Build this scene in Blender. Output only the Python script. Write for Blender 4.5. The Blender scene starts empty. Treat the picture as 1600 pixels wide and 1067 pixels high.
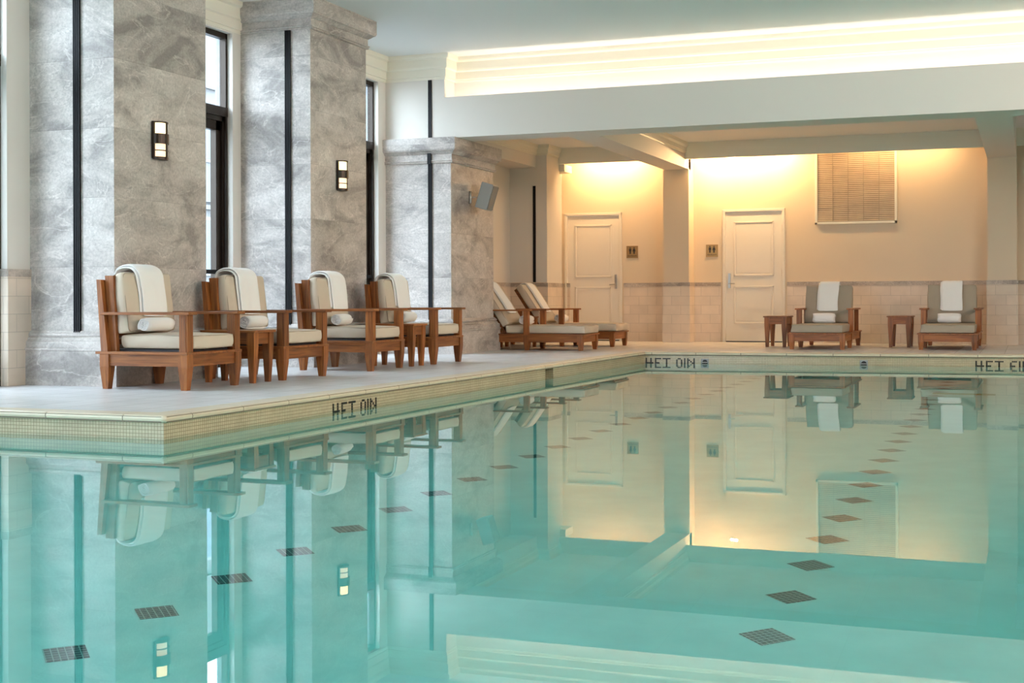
import bpy, bmesh, math, random
from mathutils import Vector, Matrix, noise
random.seed(7)
R = math.radians
C = bpy.context.scene.collection
scn = bpy.context.scene

# ------------------------------------------------------------------ camera
cam_d = bpy.data.cameras.new('camera')
cam = bpy.data.objects.new('camera', cam_d); C.objects.link(cam)
FPX = 2119.0
YAW = math.atan2(1609 - 800, FPX); ROLL = 0.003
r0 = Vector((math.cos(YAW), math.sin(YAW), 0)); fw = Vector((-math.sin(YAW), math.cos(YAW), 0)); u0 = Vector((0, 0, 1))
cx_ = r0 * math.cos(ROLL) - u0 * math.sin(ROLL); cy_ = r0 * math.sin(ROLL) + u0 * math.cos(ROLL); cz_ = -fw
cam.matrix_world = Matrix(((cx_.x, cy_.x, cz_.x, 0), (cx_.y, cy_.y, cz_.y, 0), (cx_.z, cy_.z, cz_.z, 0.727), (0, 0, 0, 1)))
cam_d.sensor_width = 36; cam_d.sensor_fit = 'HORIZONTAL'
cam_d.lens = FPX / 1600 * 36
cam_d.shift_y = -(533.5 - 466.5) / 1600
cam_d.clip_start = 0.05; cam_d.clip_end = 200
scn.camera = cam

# ------------------------------------------------------------------ world, light, exposure
w = bpy.data.worlds.new('sky'); scn.world = w; w.use_nodes = True
bg = w.node_tree.nodes['Background']
bg.inputs['Color'].default_value = (0.84, 0.91, 1.0, 1); bg.inputs['Strength'].default_value = 13.0
scn.view_settings.view_transform = 'Standard'; scn.view_settings.look = 'None'
scn.view_settings.gamma = 1.0; scn.view_settings.use_curve_mapping = False
scn.view_settings.exposure = 0.2
cy = scn.cycles
cy.use_denoising = True
cy.max_bounces = 12; cy.diffuse_bounces = 6; cy.glossy_bounces = 5; cy.transmission_bounces = 8; cy.transparent_max_bounces = 12
cy.caustics_reflective = True; cy.caustics_refractive = True
cy.sample_clamp_indirect = 8.0; cy.blur_glossy = 0.5

def area(name, loc, size, direction, power, color, portal=False, spread=None):
    l = bpy.data.lights.new(name, 'AREA'); l.shape = 'RECTANGLE'; l.size = size[0]; l.size_y = size[1]
    l.energy = power; l.color = color
    if portal: l.cycles.is_portal = True
    if spread: l.spread = spread
    o = bpy.data.objects.new(name, l); C.objects.link(o); o.location = loc
    d = Vector(direction).normalized()
    up = Vector((0, 0, 1)) if abs(d.z) < .95 else Vector((0, 1, 0))
    x = d.cross(up).normalized(); y = x.cross(d)          # local -Z = d
    m = Matrix((x, y, -d)).transposed()
    o.rotation_euler = m.to_euler()
    return o

CEIL = 3.95
# left window bays: (y0, y1) openings in the left wall
BAYS = [(-4.9, -2.6), (-1.6, 0.9), (1.2, 3.2), (4.1, 5.75), (7.55, 9.16), (11.0, 12.63), (14.34, 16.14)]
for (a, b) in BAYS:
    area('window_portal', (-8.30, (a + b) / 2, 1.85), (b - a, 3.5), (1, 0, 0), 1, (1, 1, 1), portal=True)
REAR = [(-6.4, -4.0)]
for (a, b) in REAR:
    area('window_portal', ((a + b) / 2, -6.15, 1.9), (b - a, 3.0), (0, 1, 0), 1, (1, 1, 1), portal=True)
WARM = (1.0, 0.60, 0.27); WARMW = (1.0, 0.85, 0.69)
# cove strips over the rest rooms, hidden behind the fascia
area('cove_or_fill_lamp', (-6.62, 21.78, 3.16), (1.15, 0.06), (0, 0.75, -0.8), 34, WARM)
area('cove_or_fill_lamp', (-4.35, 21.78, 3.16), (1.7, 0.06), (0, 0.75, -0.8), 50, WARM)
area('cove_or_fill_lamp', (-1.9, 21.78, 3.16), (1.6, 0.06), (0, 0.75, -0.8), 14, WARM)
# cove strip in the trough above the big beam
area('cove_or_fill_lamp', (-2.2, 16.50, 3.12), (9.8, 0.07), (0, 0.10, 1), 42, WARMW)
# small bare lamp of the rest-room cove that also shines forward along the pillars
area('cove_or_fill_lamp', (-4.55, 22.12, 2.95), (0.12, 0.03), (-.42, -1, -.12), 30, WARM)
area('cove_or_fill_lamp', (5.7, 9.5, 3.45), (13.0, .10), (-1, 0, -.35), 600, (1.0, .80, .68))  # added warm fill strip on the right wall, out of view, lights the pillars

# ------------------------------------------------------------------ materials
MATS = {}
def new_mat(name):
    m = bpy.data.materials.new(name); m.use_nodes = True
    MATS[name] = m
    return m, m.node_tree.nodes, m.node_tree.links, m.node_tree.nodes['Principled BSDF']
def simple(name, col, rough=.5, metal=0, bump=None, spec=None, var=None):
    m, n, l, p = new_mat(name)
    p.inputs['Base Color'].default_value = (*col, 1); p.inputs['Roughness'].default_value = rough; p.inputs['Metallic'].default_value = metal
    if spec is not None: p.inputs['Specular IOR Level'].default_value = spec
    tc = n.new('ShaderNodeTexCoord')
    if bump:
        nz = n.new('ShaderNodeTexNoise'); nz.inputs['Scale'].default_value = bump[0]; nz.inputs['Detail'].default_value = 4
        l.new(tc.outputs['Object'], nz.inputs['Vector'])
        b = n.new('ShaderNodeBump'); b.inputs['Strength'].default_value = bump[1]; b.inputs['Distance'].default_value = bump[2]
        l.new(nz.outputs['Fac'], b.inputs['Height']); l.new(b.outputs['Normal'], p.inputs['Normal'])
    if var:
        nz = n.new('ShaderNodeTexNoise'); nz.inputs['Scale'].default_value = var[0]; nz.inputs['Detail'].default_value = 5
        l.new(tc.outputs['Object'], nz.inputs['Vector'])
        mx = n.new('ShaderNodeMix'); mx.data_type = 'RGBA'
        mx.inputs[6].default_value = (*[c * (1 - var[1]) for c in col], 1); mx.inputs[7].default_value = (*[min(1, c * (1 + var[1])) for c in col], 1)
        l.new(nz.outputs['Fac'], mx.inputs[0]); l.new(mx.outputs[2], p.inputs['Base Color'])
    return m
simple('paint_cream', (.72, .60, .45), .6, var=(1.2, .03))
simple('paint_white', (.72, .69, .64), .6)
simple('paint_trim', (.80, .77, .66), .45)
simple('ceiling_paint', (.78, .80, .80), .7)
simple('door_paint', (.80, .74, .64), .4)
simple('bronze', (.035, .026, .020), .35, .6)
simple('black_metal', (.006, .006, .008), .5, 0, spec=.25)
simple('steel', (.55, .53, .50), .3, 1.0)
simple('brass', (.45, .28, .12), .4, .8)
simple('sign_ink', (.03, .018, .01), .5)
simple('fabric_sand', (.63, .54, .43), .9, bump=(260, .25, .002), var=(9, .04))
simple('fabric_taupe', (.40, .34, .265), .9, bump=(260, .25, .002), var=(9, .05))
simple('piping', (.40, .33, .25), .9)
simple('towel', (.90, .89, .88), 1.0, bump=(220, .35, .003))
simple('exterior_stone', (.30, .32, .34), .8, var=(14, .25))
simple('facade', (.12, .123, .125), .8, var=(3, .06))
simple('facade_trim', (.22, .225, .23), .7)
simple('facade_glass', (.05, .08, .12), .3)
simple('asphalt', (.2, .2, .2), .9)
simple('speaker_shell', (.34, .35, .34), .5)
simple('speaker_grille', (.20, .20, .19), .6, bump=(500, .5, .002))
simple('grey_rim', (.33, .34, .37), .4)
simple('plastic_black', (.01, .01, .01), .4)
simple('drain_yellow', (.35, .27, .10), .6)
simple('dark_webbing', (.03, .03, .035), .8)
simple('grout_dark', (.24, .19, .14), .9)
simple('bamboo', (.62, .50, .36), .6, var=(5, .25))

def wood(name, axis, base=(.35, .120, .026), dark=(.15, .043, .008)):
    m, n, l, p = new_mat(name)
    tc = n.new('ShaderNodeTexCoord'); mp = n.new('ShaderNodeMapping')
    sc = [28, 28, 28]; sc[axis] = 1.6
    mp.inputs['Scale'].default_value = sc
    oi = n.new('ShaderNodeObjectInfo'); ad = n.new('ShaderNodeVectorMath'); ad.operation = 'ADD'
    ml = n.new('ShaderNodeMath'); ml.operation = 'MULTIPLY'; ml.inputs[1].default_value = 9
    l.new(oi.outputs['Random'], ml.inputs[0]); l.new(tc.outputs['Object'], ad.inputs[0]); l.new(ml.outputs[0], ad.inputs[1])
    l.new(ad.outputs[0], mp.inputs['Vector'])
    nz = n.new('ShaderNodeTexNoise'); nz.inputs['Scale'].default_value = 1.5; nz.inputs['Detail'].default_value = 6; nz.inputs['Distortion'].default_value = .6
    l.new(mp.outputs[0], nz.inputs['Vector'])
    cr = n.new('ShaderNodeValToRGB'); e = cr.color_ramp.elements
    e[0].position = .30; e[0].color = (*dark, 1); e[1].position = .68; e[1].color = (*base, 1)
    l.new(nz.outputs['Fac'], cr.inputs['Fac'])
    hs = n.new('ShaderNodeHueSaturation'); mr = n.new('ShaderNodeMapRange'); mr.inputs[3].default_value = .75; mr.inputs[4].default_value = 1.3
    l.new(oi.outputs['Random'], mr.inputs[0]); l.new(mr.outputs[0], hs.inputs['Value']); l.new(cr.outputs[0], hs.inputs['Color'])
    l.new(hs.outputs[0], p.inputs['Base Color'])
    p.inputs['Roughness'].default_value = .45
    b = n.new('ShaderNodeBump'); b.inputs['Strength'].default_value = .15; b.inputs['Distance'].default_value = .002
    l.new(nz.outputs['Fac'], b.inputs['Height']); l.new(b.outputs['Normal'], p.inputs['Normal'])
    return m
wood('wood_x', 0); wood('wood_y', 1); wood('wood_z', 2)

def marble(name, light, mid, dark, slab=.585, z0=.42, rough=.52, vertical=False):
    m, n, l, p = new_mat(name)
    g = n.new('ShaderNodeNewGeometry'); sx = n.new('ShaderNodeSeparateXYZ'); l.new(g.outputs['Position'], sx.inputs[0])
    def mth(op, a, b=None, c=None):
        q = n.new('ShaderNodeMath'); q.operation = op
        for i, v in enumerate((a, b, c)):
            if v is None: continue
            if isinstance(v, (int, float)): q.inputs[i].default_value = v
            else: l.new(v, q.inputs[i])
        return q.outputs[0]
    zz = mth('DIVIDE', mth('SUBTRACT', sx.outputs['Z'], z0), slab)
    idx = mth('FLOOR', zz); fr = mth('FRACT', zz)
    ny = n.new('ShaderNodeSeparateXYZ'); l.new(g.outputs['Normal'], ny.inputs[0])
    face = mth('GREATER_THAN', mth('ABSOLUTE', ny.outputs['X']), .7)
    wn = n.new('ShaderNodeTexWhiteNoise'); wn.noise_dimensions = '3D'
    cb = n.new('ShaderNodeCombineXYZ'); l.new(idx, cb.inputs[0]); l.new(face, cb.inputs[1]); oi = n.new('ShaderNodeObjectInfo'); l.new(mth('MULTIPLY', oi.outputs['Random'], 50), cb.inputs[2])
    l.new(cb.outputs[0], wn.inputs['Vector'])
    off = n.new('ShaderNodeVectorMath'); off.operation = 'SCALE'; l.new(wn.outputs['Color'], off.inputs[0]); off.inputs['Scale'].default_value = 1.1
    ad = n.new('ShaderNodeVectorMath'); ad.operation = 'ADD'; l.new(g.outputs['Position'], ad.inputs[0]); l.new(off.outputs[0], ad.inputs[1])
    mp = n.new('ShaderNodeMapping'); l.new(ad.outputs[0], mp.inputs['Vector'])
    mp.inputs['Rotation'].default_value = (R(32), R(38), R(15))
    mp.inputs['Scale'].default_value = (2.2, 2.2, .5) if vertical else (.9, .9, 1.7)
    cloud = n.new('ShaderNodeTexNoise'); cloud.inputs['Scale'].default_value = 1.5; cloud.inputs['Detail'].default_value = 9; cloud.inputs['Roughness'].default_value = .62; cloud.inputs['Distortion'].default_value = .9
    l.new(mp.outputs[0], cloud.inputs['Vector'])
    cr = n.new('ShaderNodeValToRGB'); e = cr.color_ramp.elements
    e[0].position = .36; e[0].color = (*dark, 1); e[1].position = .67; e[1].color = (*light, 1)
    q = cr.color_ramp.elements.new(.5); q.color = (*mid, 1)
    l.new(cloud.outputs['Fac'], cr.inputs['Fac'])
    # fine crackle veins
    vz = n.new('ShaderNodeTexNoise'); vz.inputs['Scale'].default_value = 3.2; vz.inputs['Detail'].default_value = 8; vz.inputs['Roughness'].default_value = .7; vz.inputs['Distortion'].default_value = 2.2
    l.new(mp.outputs[0], vz.inputs['Vector'])
    v1 = mth('ABSOLUTE', mth('SUBTRACT', vz.outputs['Fac'], .5))
    v2 = n.new('ShaderNodeMapRange'); v2.inputs[1].default_value = 0; v2.inputs[2].default_value = .016; v2.inputs[3].default_value = .42; v2.inputs[4].default_value = 0
    l.new(v1, v2.inputs[0])
    mx = n.new('ShaderNodeMix'); mx.data_type = 'RGBA'; l.new(v2.outputs[0], mx.inputs[0]); l.new(cr.outputs[0], mx.inputs[6]); mx.inputs[7].default_value = (*[c * .55 for c in dark], 1)
    # pale veins
    vb = n.new('ShaderNodeTexNoise'); vb.inputs['Scale'].default_value = .9; vb.inputs['Detail'].default_value = 6; vb.inputs['Distortion'].default_value = 2.6
    l.new(mp.outputs[0], vb.inputs['Vector'])
    b1 = mth('ABSOLUTE', mth('SUBTRACT', vb.outputs['Fac'], .56))
    b2 = n.new('ShaderNodeMapRange'); b2.inputs[1].default_value = 0; b2.inputs[2].default_value = .012; b2.inputs[3].default_value = .45; b2.inputs[4].default_value = 0
    l.new(b1, b2.inputs[0])
    m2 = n.new('ShaderNodeMix'); m2.data_type = 'RGBA'; l.new(b2.outputs[0], m2.inputs[0]); l.new(mx.outputs[2], m2.inputs[6]); m2.inputs[7].default_value = (*[min(1, c * 1.25) for c in light], 1)
    # fine grain
    gr = n.new('ShaderNodeTexNoise'); gr.inputs['Scale'].default_value = 45; gr.inputs['Detail'].default_value = 4
    l.new(g.outputs['Position'], gr.inputs['Vector'])
    gm = n.new('ShaderNodeMapRange'); gm.inputs[1].default_value = .3; gm.inputs[2].default_value = .7; gm.inputs[3].default_value = .86; gm.inputs[4].default_value = 1.12
    l.new(gr.outputs['Fac'], gm.inputs[0])
    jt = mth('LESS_THAN', fr, .008)
    val = mth('MULTIPLY', gm.outputs[0], mth('ADD', mth('MULTIPLY', wn.outputs['Value'], .16), .92))
    val = mth('MULTIPLY', val, mth('SUBTRACT', 1, mth('MULTIPLY', jt, .22)))
    hs = n.new('ShaderNodeHueSaturation'); l.new(val, hs.inputs['Value']); l.new(m2.outputs[2], hs.inputs['Color'])
    l.new(hs.outputs[0], p.inputs['Base Color']); p.inputs['Roughness'].default_value = rough
    return m
marble('marble', (.62, .575, .54), (.49, .45, .42), (.29, .265, .25))
marble('marble_band', (.56, .49, .43), (.42, .36, .31), (.27, .23, .20), slab=50, z0=-20)

def tiles(name, col, grout, tw, th, gw, rough=.3, var=.06, mode='wall', offset=0.0, bump=.3, mosaic_dark=False):
    """rectangular tiles; mode wall: (x+y, z), floor: (x, y)"""
    m, n, l, p = new_mat(name)
    g = n.new('ShaderNodeNewGeometry'); sx = n.new('ShaderNodeSeparateXYZ'); l.new(g.outputs['Position'], sx.inputs[0])
    cb = n.new('ShaderNodeCombineXYZ')
    if mode == 'wall':
        a = n.new('ShaderNodeMath'); a.operation = 'ADD'; l.new(sx.outputs['X'], a.inputs[0]); l.new(sx.outputs['Y'], a.inputs[1])
        l.new(a.outputs[0], cb.inputs[0]); l.new(sx.outputs['Z'], cb.inputs[1])
    elif mode == 'floor45':
        for op, i in (('ADD', 0), ('SUBTRACT', 1)):
            a = n.new('ShaderNodeMath'); a.operation = op; l.new(sx.outputs['X'], a.inputs[0]); l.new(sx.outputs['Y'], a.inputs[1])
            b_ = n.new('ShaderNodeMath'); b_.operation = 'MULTIPLY'; b_.inputs[1].default_value = .70711; l.new(a.outputs[0], b_.inputs[0]); l.new(b_.outputs[0], cb.inputs[i])
    else:
        l.new(sx.outputs['X'], cb.inputs[0]); l.new(sx.outputs['Y'], cb.inputs[1])
    br = n.new('ShaderNodeTexBrick'); br.offset = offset; br.squash = 1
    br.inputs['Scale'].default_value = 1; br.inputs['Mortar Size'].default_value = gw; br.inputs['Mortar Smooth'].default_value = .2
    br.inputs['Brick Width'].default_value = tw; br.inputs['Row Height'].default_value = th
    br.inputs['Color1'].default_value = (*[c * (1 - var) for c in col], 1); br.inputs['Color2'].default_value = (*[min(1, c * (1 + var)) for c in col], 1)
    br.inputs['Mortar'].default_value = (*grout, 1)
    l.new(cb.outputs[0], br.inputs['Vector'])
    nz = n.new('ShaderNodeTexNoise'); nz.inputs['Scale'].default_value = 4; nz.inputs['Detail'].default_value = 6
    l.new(g.outputs['Position'], nz.inputs['Vector'])
    mr = n.new('ShaderNodeMapRange'); mr.inputs[1].default_value = .3; mr.inputs[2].default_value = .7; mr.inputs[3].default_value = .93; mr.inputs[4].default_value = 1.06
    l.new(nz.outputs['Fac'], mr.inputs[0])
    hs = n.new('ShaderNodeHueSaturation'); l.new(mr.outputs[0], hs.inputs['Value']); l.new(br.outputs['Color'], hs.inputs['Color'])
    l.new(hs.outputs[0], p.inputs['Base Color']); p.inputs['Roughness'].default_value = rough
    b = n.new('ShaderNodeBump'); b.inputs['Strength'].default_value = bump; b.inputs['Distance'].default_value = .002; b.invert = True
    l.new(br.outputs['Fac'], b.inputs['Height']); l.new(b.outputs['Normal'], p.inputs['Normal'])
    return m
tiles('deck_tile', (.68, .68, .69), (.40, .385, .37), .305, .305, .005, rough=.32, mode='floor')
tiles('wainscot_tile', (.72, .61, .50), (.52, .44, .36), .305, .152, .003, rough=.4, offset=.5, var=.035)
tiles('mosaic_cream', (.56, .47, .32), (.24, .18, .11), .0235, .0235, .0016, rough=.25, var=.05)
tiles('mosaic_purple', (.10, .06, .065), (.50, .46, .42), .02357, .02357, .0020, rough=.35, mode='floor45', var=.3)
tiles('pool_plaster', (.73, .75, .70), (.69, .71, .66), .6, .6, .001, rough=.7, mode='floor', var=.01, bump=0)
simple('coping_stone', (.70, .61, .46), .35, bump=(60, .15, .002), var=(14, .09))

# water: real refraction with a tinted body
m, n, l, p = new_mat('pool_water'); n.remove(p)
gl = n.new('ShaderNodeBsdfGlass'); gl.inputs['IOR'].default_value = 1.333; gl.inputs['Roughness'].default_value = 0; gl.inputs['Color'].default_value = (1, 1, 1, 1)
va = n.new('ShaderNodeVolumeAbsorption'); va.inputs['Color'].default_value = (.04, .90, .90, 1); va.inputs['Density'].default_value = .44
l.new(gl.outputs[0], n['Material Output'].inputs['Surface']); l.new(va.outputs[0], n['Material Output'].inputs['Volume'])
# window glass
m, n, l, p = new_mat('window_glass'); n.remove(p)
tr = n.new('ShaderNodeBsdfTransparent'); tr.inputs['Color'].default_value = (.88, .93, .95, 1); gs = n.new('ShaderNodeBsdfGlossy'); gs.inputs['Roughness'].default_value = .02
gg = n.new('ShaderNodeNewGeometry'); dt = n.new('ShaderNodeVectorMath'); dt.operation = 'DOT_PRODUCT'; l.new(gg.outputs['Incoming'], dt.inputs[0]); l.new(gg.outputs['Normal'], dt.inputs[1])
def _m(op, a, b=None):
    q = n.new('ShaderNodeMath'); q.operation = op
    for i, v in enumerate((a, b)):
        if v is None: continue
        if isinstance(v, (int, float)): q.inputs[i].default_value = v
        else: l.new(v, q.inputs[i])
    return q.outputs[0]
fz = _m('ADD', _m('MULTIPLY', _m('POWER', _m('SUBTRACT', 1.0, _m('ABSOLUTE', dt.outputs['Value'])), 5.0), .9), .04)
ms = n.new('ShaderNodeMixShader')
l.new(fz, ms.inputs[0]); l.new(tr.outputs[0], ms.inputs[1]); l.new(gs.outputs[0], ms.inputs[2]); l.new(ms.outputs[0], n['Material Output'].inputs['Surface'])
def emit(name, col, s):
    m, n, l, p = new_mat(name); p.inputs['Base Color'].default_value = (*col, 1)
    p.inputs['Emission Color'].default_value = (*col, 1); p.inputs['Emission Strength'].default_value = s
emit('lamp_glass_bright', (1, .72, .36), 2.8); emit('lamp_glass_dim', (1, .72, .48), 1.15)

# ------------------------------------------------------------------ mesh helpers
def tag(o, label=None, cat=None, group=None, kind=None):
    if label: o['label'] = label
    if cat: o['category'] = cat
    if group: o['group'] = group
    if kind: o['kind'] = kind
    return o
def empty(name, loc, rz=0):
    o = bpy.data.objects.new(name, None); C.objects.link(o); o.location = loc; o.rotation_euler = (0, 0, rz); o.empty_display_size = .1
    return o
class MB:
    def __init__(s): s.bm = bmesh.new()
    def box(s, x0, x1, y0, y1, z0, z1, m=None, b=0):
        v = [s.bm.verts.new(Vector(c)) for c in ((x0, y0, z0), (x1, y0, z0), (x1, y1, z0), (x0, y1, z0), (x0, y0, z1), (x1, y0, z1), (x1, y1, z1), (x0, y1, z1))]
        f = [s.bm.faces.new([v[i] for i in q]) for q in ((3, 2, 1, 0), (4, 5, 6, 7), (0, 1, 5, 4), (1, 2, 6, 5), (2, 3, 7, 6), (3, 0, 4, 7))]
        if b:
            es = list({e for q in f for e in q.edges})
            r = bmesh.ops.bevel(s.bm, geom=es, offset=b, segments=2, affect='EDGES', profile=.6)
            v = list({q for fc in r['faces'] for q in fc.verts} | {q for q in v if q.is_valid})
        if m is not None:
            vs = set()
            for q in v:
                if q.is_valid: vs.add(q)
            bmesh.ops.transform(s.bm, matrix=m, verts=list(vs))
        return s
    def loft(s, rings, caps=True, closed=True):
        """rings: list of lists of points (same count)"""
        vr = [[s.bm.verts.new(Vector(p)) for p in r] for r in rings]
        k = len(vr[0])
        for a, b in zip(vr[:-1], vr[1:]):
            for i in range(k if closed else k - 1):
                j = (i + 1) % k
                s.bm.faces.new((a[i], a[j], b[j], b[i]))
        if caps and closed:
            s.bm.faces.new(list(reversed(vr[0]))); s.bm.faces.new(vr[-1])
        return s
    def rect_profile(s, prof, x0, x1, y0, y1):
        """prof: [(offset, z)] loft of rectangles around x0..x1,y0..y1"""
        return s.loft([[(x0 - o, y0 - o, z), (x1 + o, y0 - o, z), (x1 + o, y1 + o, z), (x0 - o, y1 + o, z)] for o, z in prof])
    def taper(s, x, y, z0, z1, w0, w1, d0=None, d1=None):
        d0 = d0 or w0; d1 = d1 or w1
        return s.loft([[(x - a / 2, y - b / 2, z), (x + a / 2, y - b / 2, z), (x + a / 2, y + b / 2, z), (x - a / 2, y + b / 2, z)] for a, b, z in ((w0, d0, z0), (w1, d1, z1))])
    def prism(s, pts, axis, a, b):
        """pts 2D polygon in the plane across axis ('x': (y,z), 'y': (x,z), 'z': (x,y)), extruded a..b"""
        def mk(p, t):
            return {'x': (t, p[0], p[1]), 'y': (p[0], t, p[1]), 'z': (p[0], p[1], t)}[axis]
        return s.loft([[mk(p, a) for p in pts], [mk(p, b) for p in pts]])
    def tube(s, pts, r, seg=8, closed=False):
        pts = [Vector(p) for p in pts]; rings = []
        N = len(pts)
        prev = None
        for i, p in enumerate(pts):
            if closed: d = pts[(i + 1) % N] - pts[i - 1]
            else: d = pts[min(i + 1, N - 1)] - pts[max(i - 1, 0)]
            d.normalize()
            up = Vector((0, 0, 1)) if abs(d.z) < .9 else Vector((1, 0, 0))
            if prev is not None: up = prev
            x = d.cross(up); 
            if x.length < 1e-4: x = d.cross(Vector((0, 1, 0)))
            x.normalize(); y = x.cross(d).normalized(); prev = y
            rings.append([p + (x * math.cos(t) + y * math.sin(t)) * r for t in [2 * math.pi * k / seg for k in range(seg)]])
        if closed:
            rings.append(rings[0]); s.loft(rings, caps=False)
        else: s.loft(rings)
        return s
    def build(s, name, mat, parent=None, smooth=False, sub=0, loc=None):
        bmesh.ops.recalc_face_normals(s.bm, faces=s.bm.faces)
        me = bpy.data.meshes.new(name); s.bm.to_mesh(me); s.bm.free()
        mats = mat if isinstance(mat, (list, tuple)) else [mat]
        for q in mats: me.materials.append(MATS[q] if isinstance(q, str) else q)
        if smooth:
            for f in me.polygons: f.use_smooth = True
        o = bpy.data.objects.new(name, me); C.objects.link(o)
        if parent: o.parent = parent
        if loc: o.location = loc
        if sub:
            md = o.modifiers.new('sub', 'SUBSURF'); md.levels = sub; md.render_levels = sub
        return o
def struct(o): o['kind'] = 'structure'; return o
def copy_tree(o, parent=None):
    c = o.copy(); C.objects.link(c); c.parent = parent
    for ch in [q for q in bpy.data.objects if q.parent == o]: copy_tree(ch, c)
    return c

# ------------------------------------------------------------------ pool plan
PA = (-5.08, 7.17); PB = (-4.90, 17.85); PC = (4.2, 18.72); PD = (4.2, .6); PE = (-7.75, .6); PF = (-7.75, 7.17)
WZ = -.150; BOT = WZ - 1.22
def lerp(a, b, t): return (a[0] + (b[0] - a[0]) * t, a[1] + (b[1] - a[1]) * t)
# floor (deck)
mb = MB()
def quad(mb, pts, z, t=.045):
    mb.loft([[(x, y, z - t) for x, y in pts], [(x, y, z) for x, y in pts]])
quad(mb, [(-8.6, 7.17), PA, PB, (-8.6, 17.85)], 0)
quad(mb, [(-8.6, 17.85), PB, PC, (6.1, 18.9), (6.1, 22.4), (-8.6, 22.4)], 0)
quad(mb, [PD, (6.1, .6), (6.1, 18.9), PC], 0)
quad(mb, [(-8.6, -6.2), (6.1, -6.2), (6.1, .6), (-8.6, .6)], 0)
quad(mb, [(-8.6, .6), PE, PF, (-8.6, 7.17)], 0)
struct(mb.build('floor', 'deck_tile'))

# pool basin: waterline mosaic walls, plaster floor
basin = empty('pool_basin', (-1.5, 9, BOT)); struct(basin)
def wall_strip(mb, a, b, z0, z1, t=.3):
    """wall slab behind the line a->b (water on its left side)"""
    d = Vector((b[0] - a[0], b[1] - a[1], 0)).normalized(); nrm = Vector((d.y, -d.x, 0))
    p = [Vector((a[0], a[1], 0)), Vector((b[0], b[1], 0))]
    pts = [p[0], p[1], p[1] + nrm * t, p[0] + nrm * t]
    mb.loft([[(q.x, q.y, z0) for q in pts], [(q.x, q.y, z1) for q in pts]])
SK0, SK1 = 14.02, 14.27          # skimmer opening on the left edge
tA = (SK0 - PA[1]) / (PB[1] - PA[1]); tB = (SK1 - PA[1]) / (PB[1] - PA[1])
S0 = lerp(PA, PB, tA); S1 = lerp(PA, PB, tB)
mb = MB()
for a, b in ((PB, S1), (S0, PA)): wall_strip(mb, a, b, -.42, -.046)
wall_strip(mb, S1, S0, -.42, -.26)
for a, b in ((PC, PB), (PD, PC), (PE, PD), (PF, PE), (PA, PF)): wall_strip(mb, a, b, -.42, -.046)
mb.box(S0[0] - .5, S0[0] - .3, SK0 - .05, SK1 + .05, -.42, -.046)
o = mb.build('tile_band', 'mosaic_cream', basin); o.matrix_parent_inverse = basin.matrix_world.inverted() if False else Matrix.Translation(-Vector(basin.location))
mb = MB()
for a, b in ((PB, PA), (PC, PB), (PD, PC), (PE, PD), (PF, PE), (PA, PF)): wall_strip(mb, a, b, BOT - .1, -.42)
mb.box(-8.2, 4.6, .2, 19.1, BOT - .25, BOT)
o = mb.build('basin_shell', 'pool_plaster', basin); o.matrix_parent_inverse = Matrix.Translation(-Vector(basin.location))
# mosaic diamonds on the pool floor
for X0, Y0, NN in ((-3.055, 3.24, 29), (-.87, 4.79, 26)):
    mb = MB()
    for i in range(NN):
        y = Y0 + .512 * i; h = .1
        mb.loft([[(X0 - h, y, z), (X0, y - h, z), (X0 + h, y, z), (X0, y + h, z)] for z in (BOT + .0005, BOT + .004)])
    o = mb.build('mosaic_inlay', 'mosaic_purple', basin); o.matrix_parent_inverse = Matrix.Translation(-Vector(basin.location))

# coping stones with rounded nose
def nose_prof(depth, nose=.03, lift=0.0):
    rr = .024; prof = [(depth, .001 + lift), (0.0, .001 + lift)]
    for k in range(0, 7):
        t = math.pi / 2 - math.pi * k / 6
        prof.append((-nose + rr - rr * math.cos(t), -rr + rr * math.sin(t) + .001 + lift))
    return prof + [(0.0, -.047 + lift), (depth, -.047 + lift)]
def coping(mb, a, b, seg=.59, first=None, depth=.17, lift=0.0):
    A = Vector((a[0], a[1], 0)); B = Vector((b[0], b[1], 0)); d = (B - A); L = d.length; d.normalize(); nrm = Vector((d.y, -d.x, 0))
    prof = nose_prof(depth, lift=lift)
    s = first if first is not None else seg
    cuts = [0]
    while s < L - .05: cuts.append(s); s += seg
    cuts.append(L); g = .004
    for s0, s1 in zip(cuts[:-1], cuts[1:]):
        p0 = A + d * (s0 + (g if s0 else 0)); p1 = A + d * (s1 - (g if s1 < L else 0))
        mb.loft([[(p.x + nrm.x * q[0], p.y + nrm.y * q[0], q[1]) for q in prof] for p in (p0, p1)])
mb = MB(); coping(mb, PB, PA, .592, first=.35)
coping(mb, PC, PB, .598, first=.06, lift=.0006)
coping(mb, PA, PF, .6, first=.29, lift=.0006)
coping(mb, PD, PC); coping(mb, PE, PD, lift=.0006); coping(mb, PF, PE)
# rounded outer corner at PA
cp_ = [(0, .001)] + [(-o, z) for o, z in nose_prof(.17)[2:-2]] + [(0, -.047)]
mb.loft([[(PA[0] + r_ * math.cos(t), PA[1] + r_ * math.sin(t), z) for r_, z in cp_] for t in [R(-90 + 15 * k) for k in range(7)]])
struct(mb.build('pool_coping', 'coping_stone', smooth=False))
# dark joint bed just below/inside the stones
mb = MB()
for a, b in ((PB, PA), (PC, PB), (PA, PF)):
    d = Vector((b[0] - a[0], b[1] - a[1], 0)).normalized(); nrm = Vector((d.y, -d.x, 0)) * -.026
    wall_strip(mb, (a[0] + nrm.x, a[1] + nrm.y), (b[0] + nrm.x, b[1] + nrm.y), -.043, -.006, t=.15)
struct(mb.build('trim_1', 'grout_dark'))

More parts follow.
